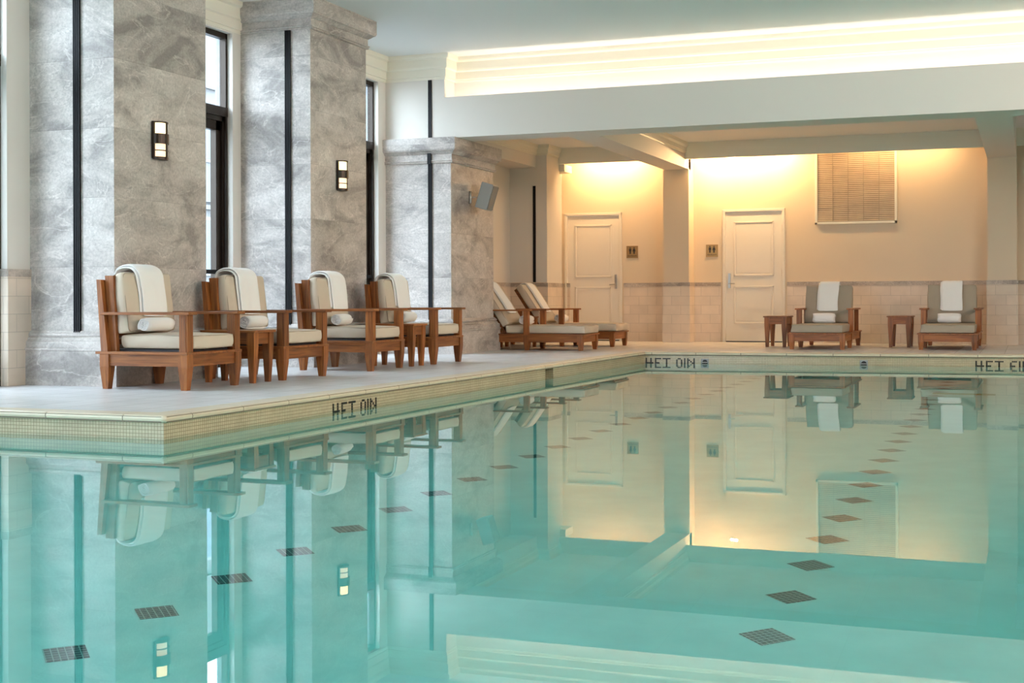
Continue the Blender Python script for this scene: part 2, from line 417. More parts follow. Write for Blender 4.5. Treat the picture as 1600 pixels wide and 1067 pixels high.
# water body
mb = MB(); e = .004
wp = [(-7.75 - e, .6 - e), (4.2 + e, .6 - e), (4.2 + e, 18.72 + e), (-4.90 - e, 17.85 + e), (-5.08 - e, 7.17 + e), (-7.75 - e, 7.17 + e)]
mb.loft([[(x, y, BOT - .01) for x, y in wp], [(x, y, WZ) for x, y in wp]])
wo = mb.build('pool_water', 'pool_water'); tag(wo, kind='stuff')

# ------------------------------------------------------------------ left wall
WX = -8.05; WXm = -8.20; WXo = -8.27
HEAD = 3.60
solid = []
ys = [-6.2] + [v for ab in BAYS for v in ab] + [22.4]
def wall_left_boxes(mb, x0, x1):
    for a, b in zip(ys[0::2], ys[1::2]): mb.box(x0, x1, a, b, 0, CEIL)
    for a, b in BAYS: mb.box(x0, x1, a, b, HEAD, CEIL)
mb = MB(); wall_left_boxes(mb, WXm, WX); struct(mb.build('wall_left', 'paint_white'))
mb = MB(); wall_left_boxes(mb, WXo, WXm); mb.box(WXo, WXm, -6.2, 22.4, CEIL, CEIL + .6); struct(mb.build('wall_outer', 'exterior_stone'))
# stone wainscot on the piers of the left wall + band
mb = MB(); mb2 = MB()
for a, b in zip(ys[0::2], ys[1::2]):
    mb.box(WX - .005, WX + .012, a - .006, b + .006, .001, .925); mb2.box(WX - .005, WX + .016, a - .008, b + .008, .925, .99)
    mb.box(WXm + .02, WX + .004, b - .002, b + .008, .001, .925); mb.box(WXm + .02, WX + .004, a - .008, a + .002, .001, .925)
    mb2.box(WXm + .02, WX + .004, b - .002, b + .012, .925, .99); mb2.box(WXm + .02, WX + .004, a - .012, a + .002, .925, .99)
struct(mb.build('trim_2', 'wainscot_tile')); struct(mb2.build('trim_3', 'marble_band'))
# crown profile (offset from wall, z from ceiling)
CROWN = [(0, -.335), (.012, -.335), (.018, -.315), (.018, -.30), (.03, -.295), (.03, -.20), (.05, -.185), (.055, -.165), (.055, -.07), (.085, -.05), (.09, -.03), (.09, 0), (0, 0)]
mb = MB(); mb.prism([(WX + o, CEIL + z) for o, z in CROWN], 'y', -6.2, 16.4); struct(mb.build('trim_4', 'paint_trim'))
# ceiling
mb = MB(); mb.box(-8.3, 6.1, -6.2, 16.7, CEIL, CEIL + .2); struct(mb.build('ceiling', 'ceiling_paint'))

# ------------------------------------------------------------------ windows
def window(idx, y0, y1, detailed=True):
    wd = empty('window_%d' % idx, (-8.2, (y0 + y1) / 2, 0)); struct(wd)
    inv = Matrix.Translation(-Vector(wd.location))
    def bld(mb, name, mat):
        o = mb.build(name, mat, wd); o.matrix_parent_inverse = inv; return o
    mb = MB(); f = .035
    for a, b in ((y0, y0 + f), (y1 - f, y1)): mb.box(-8.19, -8.115, a, b, 0, HEAD)
    mb.box(-8.19, -8.115, y0, y1, HEAD - .06, HEAD); mb.box(-8.19, -8.115, y0, y1, 0, .06)
    mb.box(-8.20, -8.11, y0, y1, 2.70, 2.80)
    bld(mb, 'window_frame', 'bronze')
    mb = MB(); g = f
    for a, b in ((y0 + g, y0 + g + .03), (y1 - g - .03, y1 - g)): mb.box(-8.215, -8.14, a, b, .06, 2.70)
    mb.box(-8.215, -8.14, y0 + g, y1 - g, 2.65, 2.70)
    g += .03; s = .085
    ym = (y0 + y1) / 2
    for a, b in ((y0 + g, ym - .002), (ym + .002, y1 - g)):
        for c, d in ((a, a + s), (b - s, b)): mb.box(-8.235, -8.165, c, d, .08, 2.65)
        mb.box(-8.235, -8.165, a, b, 2.55, 2.65); mb.box(-8.235, -8.165, a, b, .08, .25)
    bld(mb, 'sash', 'bronze')
    mb = MB(); mb.box(-8.16, -8.12, y0 + g, y1 - g, 1.0, 1.045); bld(mb, 'push_bar', 'black_metal')
    mb = MB(); mb.box(-8.222, -8.216, y0 + g + s, y1 - g - s, .25, 2.55); mb.box(-8.175, -8.169, y0 + f, y1 - f, 2.80, HEAD - .06)
    bld(mb, 'window_pane', 'window_glass')
for i, (a, b) in enumerate(BAYS): window(i + 1, a, b)

# ------------------------------------------------------------------ pillars
def pillar(y0, y1, xf, ztop, label, black=True, zs0=.40, zs1=None, xs=None, sw=.06):
    x0 = -8.2
    root = empty('marble_pillar', (xf - .4, (y0 + y1) / 2, 0)); struct(root)
    root['label'] = label
    inv = Matrix.Translation(-Vector(root.location))
    def bld(mb, name, mat):
        o = mb.build(name, mat, root); o.matrix_parent_inverse = inv; return o
    b0 = ztop - .33
    mb = MB(); mb.rect_profile([(0, .44), (0, b0 + .01)], x0, xf, y0, y1); bld(mb, 'shaft', 'marble')
    mb = MB(); mb.rect_profile([(.075, 0), (.075, .295), (.082, .30), (.082, .318), (.07, .325), (.07, .372), (.06, .378), (.045, .392), (.045, .405), (.03, .412), (.038, .425), (.036, .44), (.02, .452), (.015, .462), (0, .465)], x0, xf, y0, y1); bld(mb, 'plinth', 'marble')
    mb = MB(); mb.rect_profile([(0, b0), (.022, b0), (.03, b0 + .008), (.022, b0 + .018), (.034, b0 + .026), (.036, b0 + .036), (.018, b0 + .044), (.018, b0 + .115), (.03, b0 + .12), (.05, b0 + .135), (.066, b0 + .15), (.085, b0 + .158), (.09, b0 + .17), (.095, b0 + .178), (.095, b0 + .33), (0, b0 + .33)], x0, xf, y0, y1); bld(mb, 'capital', 'marble')
    if xs:
        mb = MB(); zt = zs1 or b0
        mb.box(xs - sw / 2, xs + sw / 2, y0 - .010, y0, zs0, zt)
        for k in (-1, -.33, .33, 1): mb.box(xs + k * (sw / 2 - .005) - .005, xs + k * (sw / 2 - .005) + .005, y0 - .022, y0 - .008, zs0, zt)
        if zt > b0 + .1: mb.box(xs - sw / 2, xs + sw / 2, y0 - .045, y0, b0 - .01, zt)
        bld(mb, 'black_slot_strip', 'black_metal')
    return root
pillar(9.44, 10.80, -7.175, 3.95, 'nearest veined grey marble pillar with wall lamp, beside the closest armchair', xs=-7.545, zs0=.405, sw=.066)
pillar(12.79, 14.09, -7.185, 3.95, 'middle veined grey marble pillar with wall lamp, reaching the ceiling with its capital', xs=-7.455, zs0=.405, sw=.066)
p3 = pillar(16.36, 17.86, -7.10, 2.845, 'shorter marble pillar under the big beam, carrying the grey loudspeaker', xs=-7.395, zs0=.405, zs1=2.655, sw=.052)
# painted pilaster above the third pillar
mb = MB(); mb.box(-8.1, -7.19, 16.36, 16.78, 2.845, CEIL); o = struct(mb.build('wall_pilaster', 'paint_white'))
mb = MB(); mb.rect_profile([(oo, CEIL + z) for oo, z in CROWN[:-1]], -8.2, -7.19, 16.36, 17.2); struct(mb.build('trim_5', 'paint_trim'))
mb = MB(); mb.box(-7.42, -7.37, 16.345, 16.362, 2.846, 3.615); struct(mb.build('trim_6', 'black_metal'))

# ------------------------------------------------------------------ big beam with light trough
mb = MB()
mb.prism([(16.36, 2.845), (16.90, 2.845), (16.90, CEIL), (16.70, CEIL), (16.70, 2.96), (16.42, 2.96), (16.42, 3.38), (16.36, 3.38)], 'x', -7.19, 6.1)
struct(mb.build('beam', 'paint_white'))
mb = MB(); mb.prism([(16.70 - o, CEIL + z) for o, z in CROWN], 'x', -7.19, 6.1); struct(mb.build('trim_7', 'paint_trim'))

# ------------------------------------------------------------------ alcove
AC = 3.25
mb = MB(); mb.box(-8.3, 6.1, 16.9, 22.4, AC, AC + .2); struct(mb.build('ceiling_alcove', 'ceiling_paint'))
FW = 22.2
DOORS = [(-7.47, -6.50), (-4.715, -3.745)]
mb = MB()
xs = [-8.6, DOORS[0][0], DOORS[0][1], DOORS[1][0], DOORS[1][1], 6.1]
for a, b in ((xs[0], xs[1]), (xs[2], xs[3]), (xs[4], xs[5])): mb.box(a, b, FW, FW + .2, 0, AC)
for a, b in DOORS: mb.box(a, b, FW, FW + .2, 2.16, AC)
struct(mb.build('wall_back', 'paint_cream'))
mb = MB(); mb2 = MB(); mb3 = MB()
def wains(x0, x1, y, t=.014):
    mb.box(x0, x1, y - t, y + .01, .001, .922); mb2.box(x0, x1, y - t - .004, y + .01, .922, .985); mb3.box(x0, x1, y - t - .006, y + .01, .985, .993)
wains(-7.4, -7.50, FW); wains(-6.44, -5.66, FW); wains(-5.23, -4.775, FW); wains(-3.685, -.60, FW); wains(-.18, 6.1, FW)
# left frontal wall of the alcove + returns
wains(-8.2, -7.40, 21.0)
mb.box(-7.41, -7.386, 21.0, 21.65, .001, .922); mb2.box(-7.41, -7.382, 20.985, 21.65, .922, .985)
mb.box(-7.60, -7.536, 21.65, 22.2, .001, .922); mb2.box(-7.60, -7.532, 21.65, 22.2, .922, .985)
for xa, xb, yy in ((-5.66, -5.23, 21.85), (-.60, -.18, 21.85)):
    mb.box(xa - .014, xb + .014, yy - .014, 22.2, .001, .922); mb2.box(xa - .018, xb + .018, yy - .018, 22.2, .922, .985)
struct(mb.build('trim_8', 'wainscot_tile')); struct(mb2.build('trim_9', 'marble_band')); struct(mb3.build('trim_10', 'paint_cream'))
mb = MB(); mb.box(-8.2, -7.40, 21.0, 21.65, 0, AC); mb.box(-8.2, -7.55, 21.65, 22.2, 0, AC); struct(mb.build('wall_alcove_side', 'paint_white'))
mb = MB()
for xa, xb in ((-5.66, -5.23), (-.60, -.18)): mb.box(xa, xb, 21.85, 22.2, 0, AC)
struct(mb.build('wall_piers', 'paint_cream'))
mb = MB(); mb.box(-7.64, -7.595, 20.985, 21.0, .995, 2.58); struct(mb.build('trim_11', 'black_metal'))
# cross beams
ACROWN = [(0, -.17), (.012, -.17), (.016, -.15), (.03, -.14), (.035, -.08), (.06, -.05), (.065, 0), (0, 0)]
for k, (xa, xb) in enumerate(((-5.63, -5.23), (-.60, -.18))):
    mb = MB(); mb.box(xa, xb, 16.9, 22.0, 2.845, AC); struct(mb.build('beam', 'paint_white'))
mb = MB()
mb.prism([(-5.23 + o, AC + z) for o, z in ACROWN], 'y', 16.9, 21.6)
mb.prism([(-5.63 - o, AC + z) for o, z in ACROWN], 'y', 16.9, 21.6)
mb.prism([(-7.59 + o, AC + z) for o, z in ACROWN], 'y', 16.9, 21.0)
mb.rect_profile([(o * 1.0, AC + z) for o, z in ACROWN[:-1]], -8.2, -7.40, 21.0, 21.65)
struct(mb.build('trim_12', 'paint_trim'))
mb = MB(); mb.box(-8.2, -7.59, 16.9, 21.0, 2.885, AC); struct(mb.build('wall_bulkhead', 'paint_white'))
# fascia hiding the cove
mb = MB()
mb.box(-7.40, -5.63, 21.58, 21.62, 2.985, AC); mb.box(-5.23, -.60, 21.58, 21.62, 2.985, AC); mb.box(-.18, 6.1, 21.58, 21.62, 2.985, AC)
mb.box(-7.55, -7.30, 21.62, 22.0, 2.86, 2.885); mb.box(-7.40, -7.30, 21.60, 22.0, 2.885, 2.98)
struct(mb.build('trim_13', 'paint_trim'))

# ------------------------------------------------------------------ right and rear walls
mb = MB(); mb.box(6.0, 6.2, -6.2, 22.4, 0, CEIL); struct(mb.build('wall_right', 'paint_cream'))
mb = MB(); rx = [-8.3] + [v for ab in REAR for v in ab] + [6.1]
for a, b in zip(rx[0::2], rx[1::2]): mb.box(a, b, -6.2, -6.0, 0, CEIL)
for a, b in REAR: mb.box(a, b, -6.2, -6.0, 0, .4); mb.box(a, b, -6.2, -6.0, 3.4, CEIL)
struct(mb.build('wall_rear', 'paint_white'))

# ------------------------------------------------------------------ doors
def door(idx, x0, x1, hinge_left):
    rt = empty('door_%d' % idx, ((x0 + x1) / 2, FW, 0)); struct(rt)
    inv = Matrix.Translation(-Vector(rt.location))
    def bld(mb, name, mat, smooth=False, parent=rt):
        o = mb.build(name, mat, parent, smooth=smooth)
        o.matrix_parent_inverse = inv if parent is rt else Matrix.Identity(4); return o
    cw = .05; mb = MB()
    for a, b in ((x0 - cw + .02, x0 + .02), (x1 - .02, x1 + cw - .02)):
        mb.box(a, b, FW - .018, FW + .05, 0, 2.185, b=.004); mb.box(a + .012, b - .012, FW - .024, FW - .016, 0, 2.17)
    mb.box(x0 - cw + .02, x1 + cw - .02, FW - .018, FW + .05, 2.14, 2.19, b=.004); mb.box(x0, x1, FW - .024, FW - .016, 2.152, 2.178)
    bld(mb, 'door_frame', 'door_paint')
    mb = MB(); a, b = x0 + .022, x1 - .022
    mb.box(a, b, FW + .005, FW + .045, .018, 2.138)
    pl, pr = a + .135, b - .135
    for z0, z1 in ((.30, .925), (1.085, 1.985)):
        for q in ((pl, pr, z0, z0 + .028), (pl, pr, z1 - .028, z1), (pl, pl + .028, z0, z1), (pr - .028, pr, z0, z1)):
            mb.box(q[0], q[1], FW - .008, FW + .01, q[2], q[3], b=.006)
        mb.box(pl + .05, pr - .05, FW + .002, FW + .01, z0 + .05, z1 - .05, b=.002)
    bld(mb, 'door_leaf', 'door_paint')
    mb = MB(); mb.box(a, b, FW + .006, FW + .04, .0005, .018); bld(mb, 'threshold_gap', 'plastic_black')
    hx = b - .06 if hinge_left else a + .06; s = -1 if hinge_left else 1
    mb = MB(); mb.box(hx - .02, hx + .02, FW - .012, FW + .006, .89, 1.135, b=.003)
    mb.tube([(hx, FW - .01, .965), (hx, FW - .055, .965)], .011); mb.tube([(hx, FW - .052, .965), (hx + s * .10, FW - .052, .962)], .009)
    mb.tube([(hx, FW - .018, .915), (hx, FW - .01, .915)], .014)
    bld(mb, 'door_handle', 'steel')
    hg = a - .006 if hinge_left else b + .006
    for z in (.2, 1.14, 1.86):
        mb = MB(); mb.tube([(hg, FW - .012, z - .055), (hg, FW - .012, z + .055)], .011); bld(mb, 'hinge', 'door_paint')
door(1, *DOORS[0], True); door(2, *DOORS[1], False)

# ------------------------------------------------------------------ rest-room signs
def sign(xc, label):
    rt = empty('restroom_sign', (xc, FW, 1.408)); tag(rt, label, 'sign', 'rest room signs')
    mb = MB(); mb.box(-.1, .1, -.012, 0, 0, .205, b=.002); mb.build('plate', 'brass', rt)
    mb = MB()
    for cx, skirt in ((-.034, False), (.034, True)):
        circ = [(cx + .011 * math.cos(t), .17 + .011 * math.sin(t)) for t in [k * math.pi / 6 for k in range(12)]]
        mb.prism(circ, 'y', -.0145, -.012)
        if skirt: body = [(cx - .016, .156), (cx + .016, .156), (cx + .026, .112), (cx + .012, .110), (cx + .012, .07), (cx - .012, .07), (cx - .012, .110), (cx - .026, .112)]
        else: body = [(cx - .02, .156), (cx + .02, .156), (cx + .02, .112), (cx + .012, .112), (cx + .012, .07), (cx - .012, .07), (cx - .012, .112), (cx - .02, .112)]
        mb.prism(body, 'y', -.0145, -.012)
    mb.build('pictogram', 'sign_ink', rt)
    cu = bpy.data.curves.new('caption', 'FONT'); cu.body = 'RESTROOM'; cu.size = .030; cu.align_x = 'CENTER'; cu.extrude = .001
    cu.materials.append(MATS['sign_ink'])
    t0 = bpy.data.objects.new('caption', cu); me = bpy.data.meshes.new_from_object(t0); bpy.data.objects.remove(t0); me.name = 'caption'
    t = bpy.data.objects.new('caption', me); C.objects.link(t); t.parent = rt; t.location = (0, -.0135, .026); t.rotation_euler = (R(90), 0, 0)
sign(-6.29, 'bronze rest room sign right of the door behind the loungers')
sign(-4.92, 'bronze rest room sign left of the door behind the side table')

# ------------------------------------------------------------------ slatted grille on the back wall
gr = empty('vent_grille', (-2.59, FW, 1.905)); tag(gr, 'large white framed bamboo slat grille high on the back wall', 'grille')
mb = MB(); gx, gz = .64, 1.22
for q in ((-gx, -gx + .04, 0, gz), (gx - .04, gx, 0, gz), (-gx, gx, 0, .04), (-gx, gx, gz - .04, gz)): mb.box(q[0], q[1], -.045, 0, q[2], q[3], b=.004)
mb.build('grille_frame', 'paint_trim', gr)
mb = MB(); mb.box(-gx + .03, gx - .03, -.006, 0, .03, gz - .03); mb.build('backing', 'grout_dark', gr)
mb = MB()
for k in range(37):
    z = .05 + k * .0305; xx = -gx + .04
    for j in range(5):
        x1 = xx + (2 * gx - .08) / 5; mb.box(xx + .001, x1 - .001, -.028 + random.uniform(-.004, .004), -.014, z + random.uniform(-.0012, .0012), z + .0215); xx = x1
mb.build('slats', 'bamboo', gr)
mb = MB()
for j in range(1, 5):
    x = -gx + .04 + j * (2 * gx - .08) / 5; mb.box(x - .003, x + .003, -.036, -.027, .05, gz - .05)
mb.build('binding_cord', 'piping', gr)

# ------------------------------------------------------------------ wall lamps
def sconce(x, y, z, label):
    rt = empty('wall_lamp', (x, y, z)); tag(rt, label, 'wall lamp', 'bronze wall lamps on the marble pillars')
    def arc(r, n=14): return [(r * math.sin(math.pi * k / n) * .82, -r * math.cos(math.pi * k / n)) for k in range(n + 1)]
    H = .325; W = .092
    mb = MB(); mb.box(0, .014, -W, W, 0, H, b=.002); mb.build('backplate', 'bronze', rt)
    def ring(r0, r1, z0, z1):
        a = arc(r1); b = list(reversed(arc(r0)))
        mb.prism([(p[0] + .01, p[1]) for p in a + b], 'z', z0, z1)
    mb = MB(); ring(.075, W + .001, 0, .016); ring(.075, W + .001, .068, .076); ring(.02, W + .001, H - .012, H)
    ring(.005, W, -.006, .002)
    for s in (-1, 1):
        mb.box(.008, .03, s * W - .010, s * W + .010, 0, H)
    mb.box(.01 + .80 * W, .01 + .87 * W, -.005, .005, 0, H)
    mb.build('cage', 'bronze', rt)
    mb = MB(); ring(.03, W + .008, .13, .218); mb.build('band', 'bronze', rt)
    mb = MB(); mb.prism([(p[0] + .01, p[1]) for p in arc(.074)], 'z', .218, H - .012); mb.build('upper_shade', 'lamp_glass_bright', rt, True)
    mb = MB(); mb.prism([(p[0] + .01, p[1]) for p in arc(.074)], 'z', .004, .13); mb.build('lower_shade', 'lamp_glass_dim', rt, True)
sconce(-7.175, 10.055, 1.965, 'lit bronze wall lamp on the nearest marble pillar')
sconce(-7.185, 13.455, 1.942, 'lit bronze wall lamp on the middle marble pillar')

# ------------------------------------------------------------------ loudspeaker on the third pillar
sp = empty('loudspeaker', (-7.095, 16.98, 2.10)); tag(sp, 'grey wall loudspeaker tilted forward on a bracket on the third pillar', 'loudspeaker')
mb = MB(); mb.tube([(.014, 0, -.085), (.014, 0, .085)], .019, 12); mb.tube([(.02, 0, 0), (.13, .09, .01)], .009); mb.build('bracket', 'steel', sp, True)
T = Matrix.Translation((.205, .12, .015)) @ Matrix.Rotation(R(4), 4, 'Z') @ Matrix.Rotation(R(0), 4, 'X') @ Matrix.Rotation(R(17), 4, 'Y')
mb = MB(); mb.box(-.085, .085, -.13, .13, -.178, .178, m=T, b=.012); mb.build('cabinet', 'speaker_shell', sp)
mb = MB(); mb.box(.084, .092, -.115, .115, -.163, .163, m=T, b=.01); mb.build('speaker_grille', 'speaker_grille', sp)

# ------------------------------------------------------------------ depth markings of black tiles
GL = {'4': ['#..#.', '#..#.', '#..#.', '#####', '...#.', '...#.', '...#.'], 'F': ['####', '#...', '#...', '###.', '#...', '#...', '#...'],
      'T': ['#####', '..#..', '..#..', '..#..', '..#..', '..#..', '..#..'], '0': ['.##.', '#..#', '#..#', '#..#', '#..#', '#..#', '.##.'],
      '6': ['.###', '#...', '#...', '###.', '#..#', '#..#', '.##.'], 'I': ['#', '#', '#', '#', '#', '#', '#'],
      'N': ['#...#', '##..#', '#.#.#', '#..##', '#...#', '#...#', '#...#']}
def marking(text, fn, label, pitch_u, pitch_v=.0185, gaps=1.0, space=2.6, ztop=-.083, group=None):
    """fn(u, z) -> (origin point, along, normal)"""
    mb = MB(); u = 0
    for ch in text:
        if ch == ' ': u += space; continue
        g = GL[ch]
        for r, row in enumerate(g):
            for c, q in enumerate(row):
                if q != '#': continue
                p, d, nr = fn((u + c) * pitch_u)
                z1 = ztop - r * pitch_v; z0 = z1 - pitch_v * .93
                a = p; b = p + d * pitch_u * .93
                k = nr * .0025
                pts = [a - nr * .002, b - nr * .002, b + k, a + k]
                mb.loft([[(q_.x, q_.y, z) for q_ in pts] for z in (z0, z1)])
        u += len(g[0]) + gaps
    o = mb.build('depth_marking', 'plastic_black'); tag(o, label, 'depth marking', group)
dL = Vector((PB[0] - PA[0], PB[1] - PA[1], 0)).normalized(); nL = Vector((dL.y, -dL.x, 0))
dF = Vector((PC[0] - PB[0], PC[1] - PB[1], 0)).normalized(); nF = Vector((dF.y, -dF.x, 0))
marking('4FT 0IN', lambda u: (Vector((PA[0], PA[1], 0)) + dL * (9.31 - PA[1] + u), dL, nL), 'black tile marking 4 FT 0 IN on the left pool wall', .0232)
marking('4FT 0IN', lambda u: (Vector((PB[0], PB[1], 0)) + dF * (.025 + u), dF, nF), 'black tile marking 4 FT 0 IN at the far left pool corner', .0212)
marking('4FT 6IN', lambda u: (Vector((PB[0], PB[1], 0)) + dF * (4.27 + u), dF, nF), 'black tile marking 4 FT 6 IN at the right of the far pool wall', .0212)

# round rope anchors in the far pool wall
for xx, lb in ((-4.075, 'round black rope anchor beside the far left depth marking'), (-2.02, 'round black rope anchor in the middle of the far pool wall')):
    t = (xx - PB[0]) / dF.x; p = Vector((PB[0], PB[1], -.142)) + dF * t
    rt = empty('rope_anchor', p, math.atan2(dF.y, dF.x)); tag(rt, lb, 'rope anchor', 'rope anchors in the far pool wall')
    mb = MB(); mb.box(-.05, .05, -.008, .01, -.055, .055, b=.003); mb.build('plate', 'grey_rim', rt)
    mb = MB(); mb.prism([(.037 * math.cos(k * math.pi / 12), .042 * math.sin(k * math.pi / 12)) for k in range(24)], 'y', -.014, -.006); mb.build('cup', 'plastic_black', rt)
    mb = MB(); mb.box(-.036, .036, -.020, -.013, .004, .010); mb.build('cross_bar', 'paint_white', rt)
# skimmer flap
sk = empty('pool_skimmer', (S0[0] - .02, (SK0 + SK1) / 2, -.26)); tag(sk, 'recessed skimmer opening in the left pool wall', 'skimmer')
mb = MB(); mb.box(-.28, -.27, -.125, .125, 0, .2); mb.box(-.2, -.19, -.12, .12, 0, .12); mb.build('skimmer_back', 'grout_dark', sk)
mb = MB(); mb.box(-.10, -.09, -.115, .115, .01, .15); mb.build('weir_flap', 'drain_yellow', sk)
# floor drain
mb = MB(); mb.box(-.3, .3, -.1, .1, 0, .02, b=.004)
for k in range(12): mb.box(-.27 + k * .046, -.25 + k * .046, -.08, .08, .018, .028)
o = mb.build('floor_drain', 'drain_yellow', loc=(-.62, 14.3, BOT)); tag(o, 'yellowish drain cover on the pool floor near the far end', 'drain')

# ------------------------------------------------------------------ soft goods
def cushion(lx, ly, lz, r=.03, puff=.02, n=(14, 12, 5), center=(0, 0, 0), M=None, wr=.003, seed=0):
    """rounded box with a pillowy top and bottom"""
    bm = bmesh.new(); hx, hy, hz = lx / 2, ly / 2, lz / 2
    verts = {}
    def vert(i, j, k):
        key = (i, j, k)
        if key in verts: return verts[key]
        u, v, q = 2 * i / n[0] - 1, 2 * j / n[1] - 1, 2 * k / n[2] - 1
        # tighten samples toward borders
        f = lambda t: math.sin(t * math.pi / 2)
        u, v, q = f(u), f(v), f(q)
        p = Vector((u * hx, v * hy, q * hz))
        inn = Vector((max(-hx + r, min(hx - r, p.x)), max(-hy + r, min(hy - r, p.y)), max(-hz + r, min(hz - r, p.z))))
        d = p - inn
        if d.length > 1e-6:
            m_ = max(abs(d.x), abs(d.y), abs(d.z)); d = d.normalized() * m_
            p = inn + d
        p.z += math.copysign(1, q) * puff * (1 - u * u) * (1 - v * v) * abs(q) ** .5 if abs(q) > .01 else 0
        p.x += math.copysign(1, u) * puff * .25 * (1 - v * v) * (1 - q * q) * (abs(u) > .95)
        p.y += math.copysign(1, v) * puff * .25 * (1 - u * u) * (1 - q * q) * (abs(v) > .95)
        nn = noise.noise(Vector((p.x * 9 + seed, p.y * 9, p.z * 14))) * wr
        p *= 1 + nn / max(hz, .05)
        p = p + Vector(center)
        if M is not None: p = M @ p
        verts[key] = bm.verts.new(p); return verts[key]
    a, b, c = n
    for i in range(a):
        for j in range(b):
            bm.faces.new([vert(i, j, 0), vert(i, j + 1, 0), vert(i + 1, j + 1, 0), vert(i + 1, j, 0)])
            bm.faces.new([vert(i, j, c), vert(i + 1, j, c), vert(i + 1, j + 1, c), vert(i, j + 1, c)])
    for i in range(a):
        for k in range(c):
            bm.faces.new([vert(i, 0, k), vert(i + 1, 0, k), vert(i + 1, 0, k + 1), vert(i, 0, k + 1)])
            bm.faces.new([vert(i, b, k), vert(i, b, k + 1), vert(i + 1, b, k + 1), vert(i + 1, b, k)])
    for j in range(b):
        for k in range(c):
            bm.faces.new([vert(0, j, k), vert(0, j, k + 1), vert(0, j + 1, k + 1), vert(0, j + 1, k)])
            bm.faces.new([vert(a, j, k), vert(a, j + 1, k), vert(a, j + 1, k + 1), vert(a, j, k + 1)])
    mb = MB(); mb.bm.free(); mb.bm = bm
    return mb
def piping(lx, ly, z, r=.03, pr=.004, center=(0, 0, 0), M=None, inset=0.006):
    hx, hy = lx / 2 - inset, ly / 2 - inset; pts = []
    for cx, cy_, t0 in ((hx - r, hy - r, 0), (-hx + r, hy - r, 90), (-hx + r, -hy + r, 180), (hx - r, -hy + r, 270)):
        for k in range(5):
            t = R(t0 + k * 22.5); p = Vector((cx + r * math.cos(t), cy_ + r * math.sin(t), z)) + Vector(center)
            pts.append(M @ p if M is not None else p)
    mb = MB(); return mb, pts
def add_cushion(root, name, lx, ly, lz, mat, r=.03, puff=.02, center=(0, 0, 0), M=None, seed=0, wr=.003):
    c = cushion(lx, ly, lz, r, puff, center=center, M=M, seed=seed, wr=wr).build(name, mat, root, True, sub=1)
    mb = MB()
    for z in (lz / 2 - r * .30, -lz / 2 + r * .30):
        _, pts = piping(lx, ly, z, r, center=center, M=M, inset=r * .28); mb.tube(pts, .004, 6, closed=True)
    mb.build('piping', 'piping', c, True)
    return c
def sweep_towel(path, w, t, y0, seed=0, rag=.004):
    """two folded layers, each a rounded section (width w along y), swept along path of (x,z)"""
    P = [Vector((p[0], 0, p[1])) for p in path]; fine = []
    for a, b in zip(P[:-1], P[1:]):
        k = max(1, int((b - a).length / .018))
        for i in range(k): fine.append(a.lerp(b, i / k))
    fine.append(P[-1])
    for _ in range(3): fine = [fine[0]] + [(fine[i - 1] + fine[i] * 2 + fine[i + 1]) / 4 for i in range(1, len(fine) - 1)] + [fine[-1]]
    mb = MB(); N0 = len(fine); m = 14
    for off, lt, ly, cut in ((t * .26, t * .5, .006, 0), (-t * .25, t * .47, -.012, 1)):
        rings = []; pts = fine[:N0 - cut]; N = len(pts)
        for i, p in enumerate(pts):
            d = (fine[min(i + 1, N0 - 1)] - fine[max(i - 1, 0)]).normalized(); nr = Vector((-d.z, 0, d.x))
            end = min(i, N - 1 - i); sc = min(1, .45 + .3 * end)
            ring = []
            for side in (1, -1):
                for k in range(m + 1):
                    v = (-1 + 2 * k / m) * side
                    edge = (1 - abs(v) ** 6) ** .5 if abs(v) < 1 else 0
                    y = y0 + ly + v * w / 2 * (1 + .012 * math.sin(i * .35 + seed)) + .004 * math.sin(i * .22 + seed * 2)
                    bump = rag * noise.noise(Vector((v * 2.5 + seed, i * .11, 0)))
                    q = p + nr * (off + side * lt / 2 * sc * (.25 + .75 * edge) + bump)
                    ring.append(Vector((q.x, y, q.z)))
            rings.append(ring)
        mb.loft(rings)
    return mb
def towel_roll(length, r, seed=0, axis_y=True):
    """spiral roll lying along y, resting at z=0"""
    turns = 3.6; th = .0145; N = 90; mb = MB()
    prof_o = []; prof_i = []
    for k in range(N + 1):
        a = k / N * turns * 2 * math.pi
        rr = .010 + (r - .010) * k / N
        a2 = a + seed
        wv = 1 + .015 * math.sin(a * 1.7 + seed)
        prof_o.append((rr * wv * math.cos(a2), r + rr * wv * math.sin(a2)))
        ri = max(.002, rr - th * .78); prof_i.append((ri * wv * math.cos(a2), r + ri * wv * math.sin(a2)))
    poly = prof_o + list(reversed(prof_i)); rings = []
    for q in range(9):
        t = q / 8; y = (t - .5) * length
        s = 1 - .10 * max(0, abs(t - .5) * 2 - .7) / .3 + .012 * math.sin(t * 9 + seed)
        rings.append([(x * s, y + (.006 * math.sin(3 * math.atan2(z - r, x)) if q in (0, 8) else 0), r + (z - r) * s) for x, z in poly])
    mb.loft(rings, caps=False)
    # end caps as quads between outer and inner spirals
    bm = mb.bm; bm.verts.ensure_lookup_table(); L = len(poly)
    for base in (0, 8 * L):
        for k in range(N):
            a = bm.verts[base + k]; b = bm.verts[base + k + 1]; c = bm.verts[base + L - 2 - k]; d = bm.verts[base + L - 1 - k]
            try: bm.faces.new((a, b, c, d))
            except ValueError: pass
    return mb

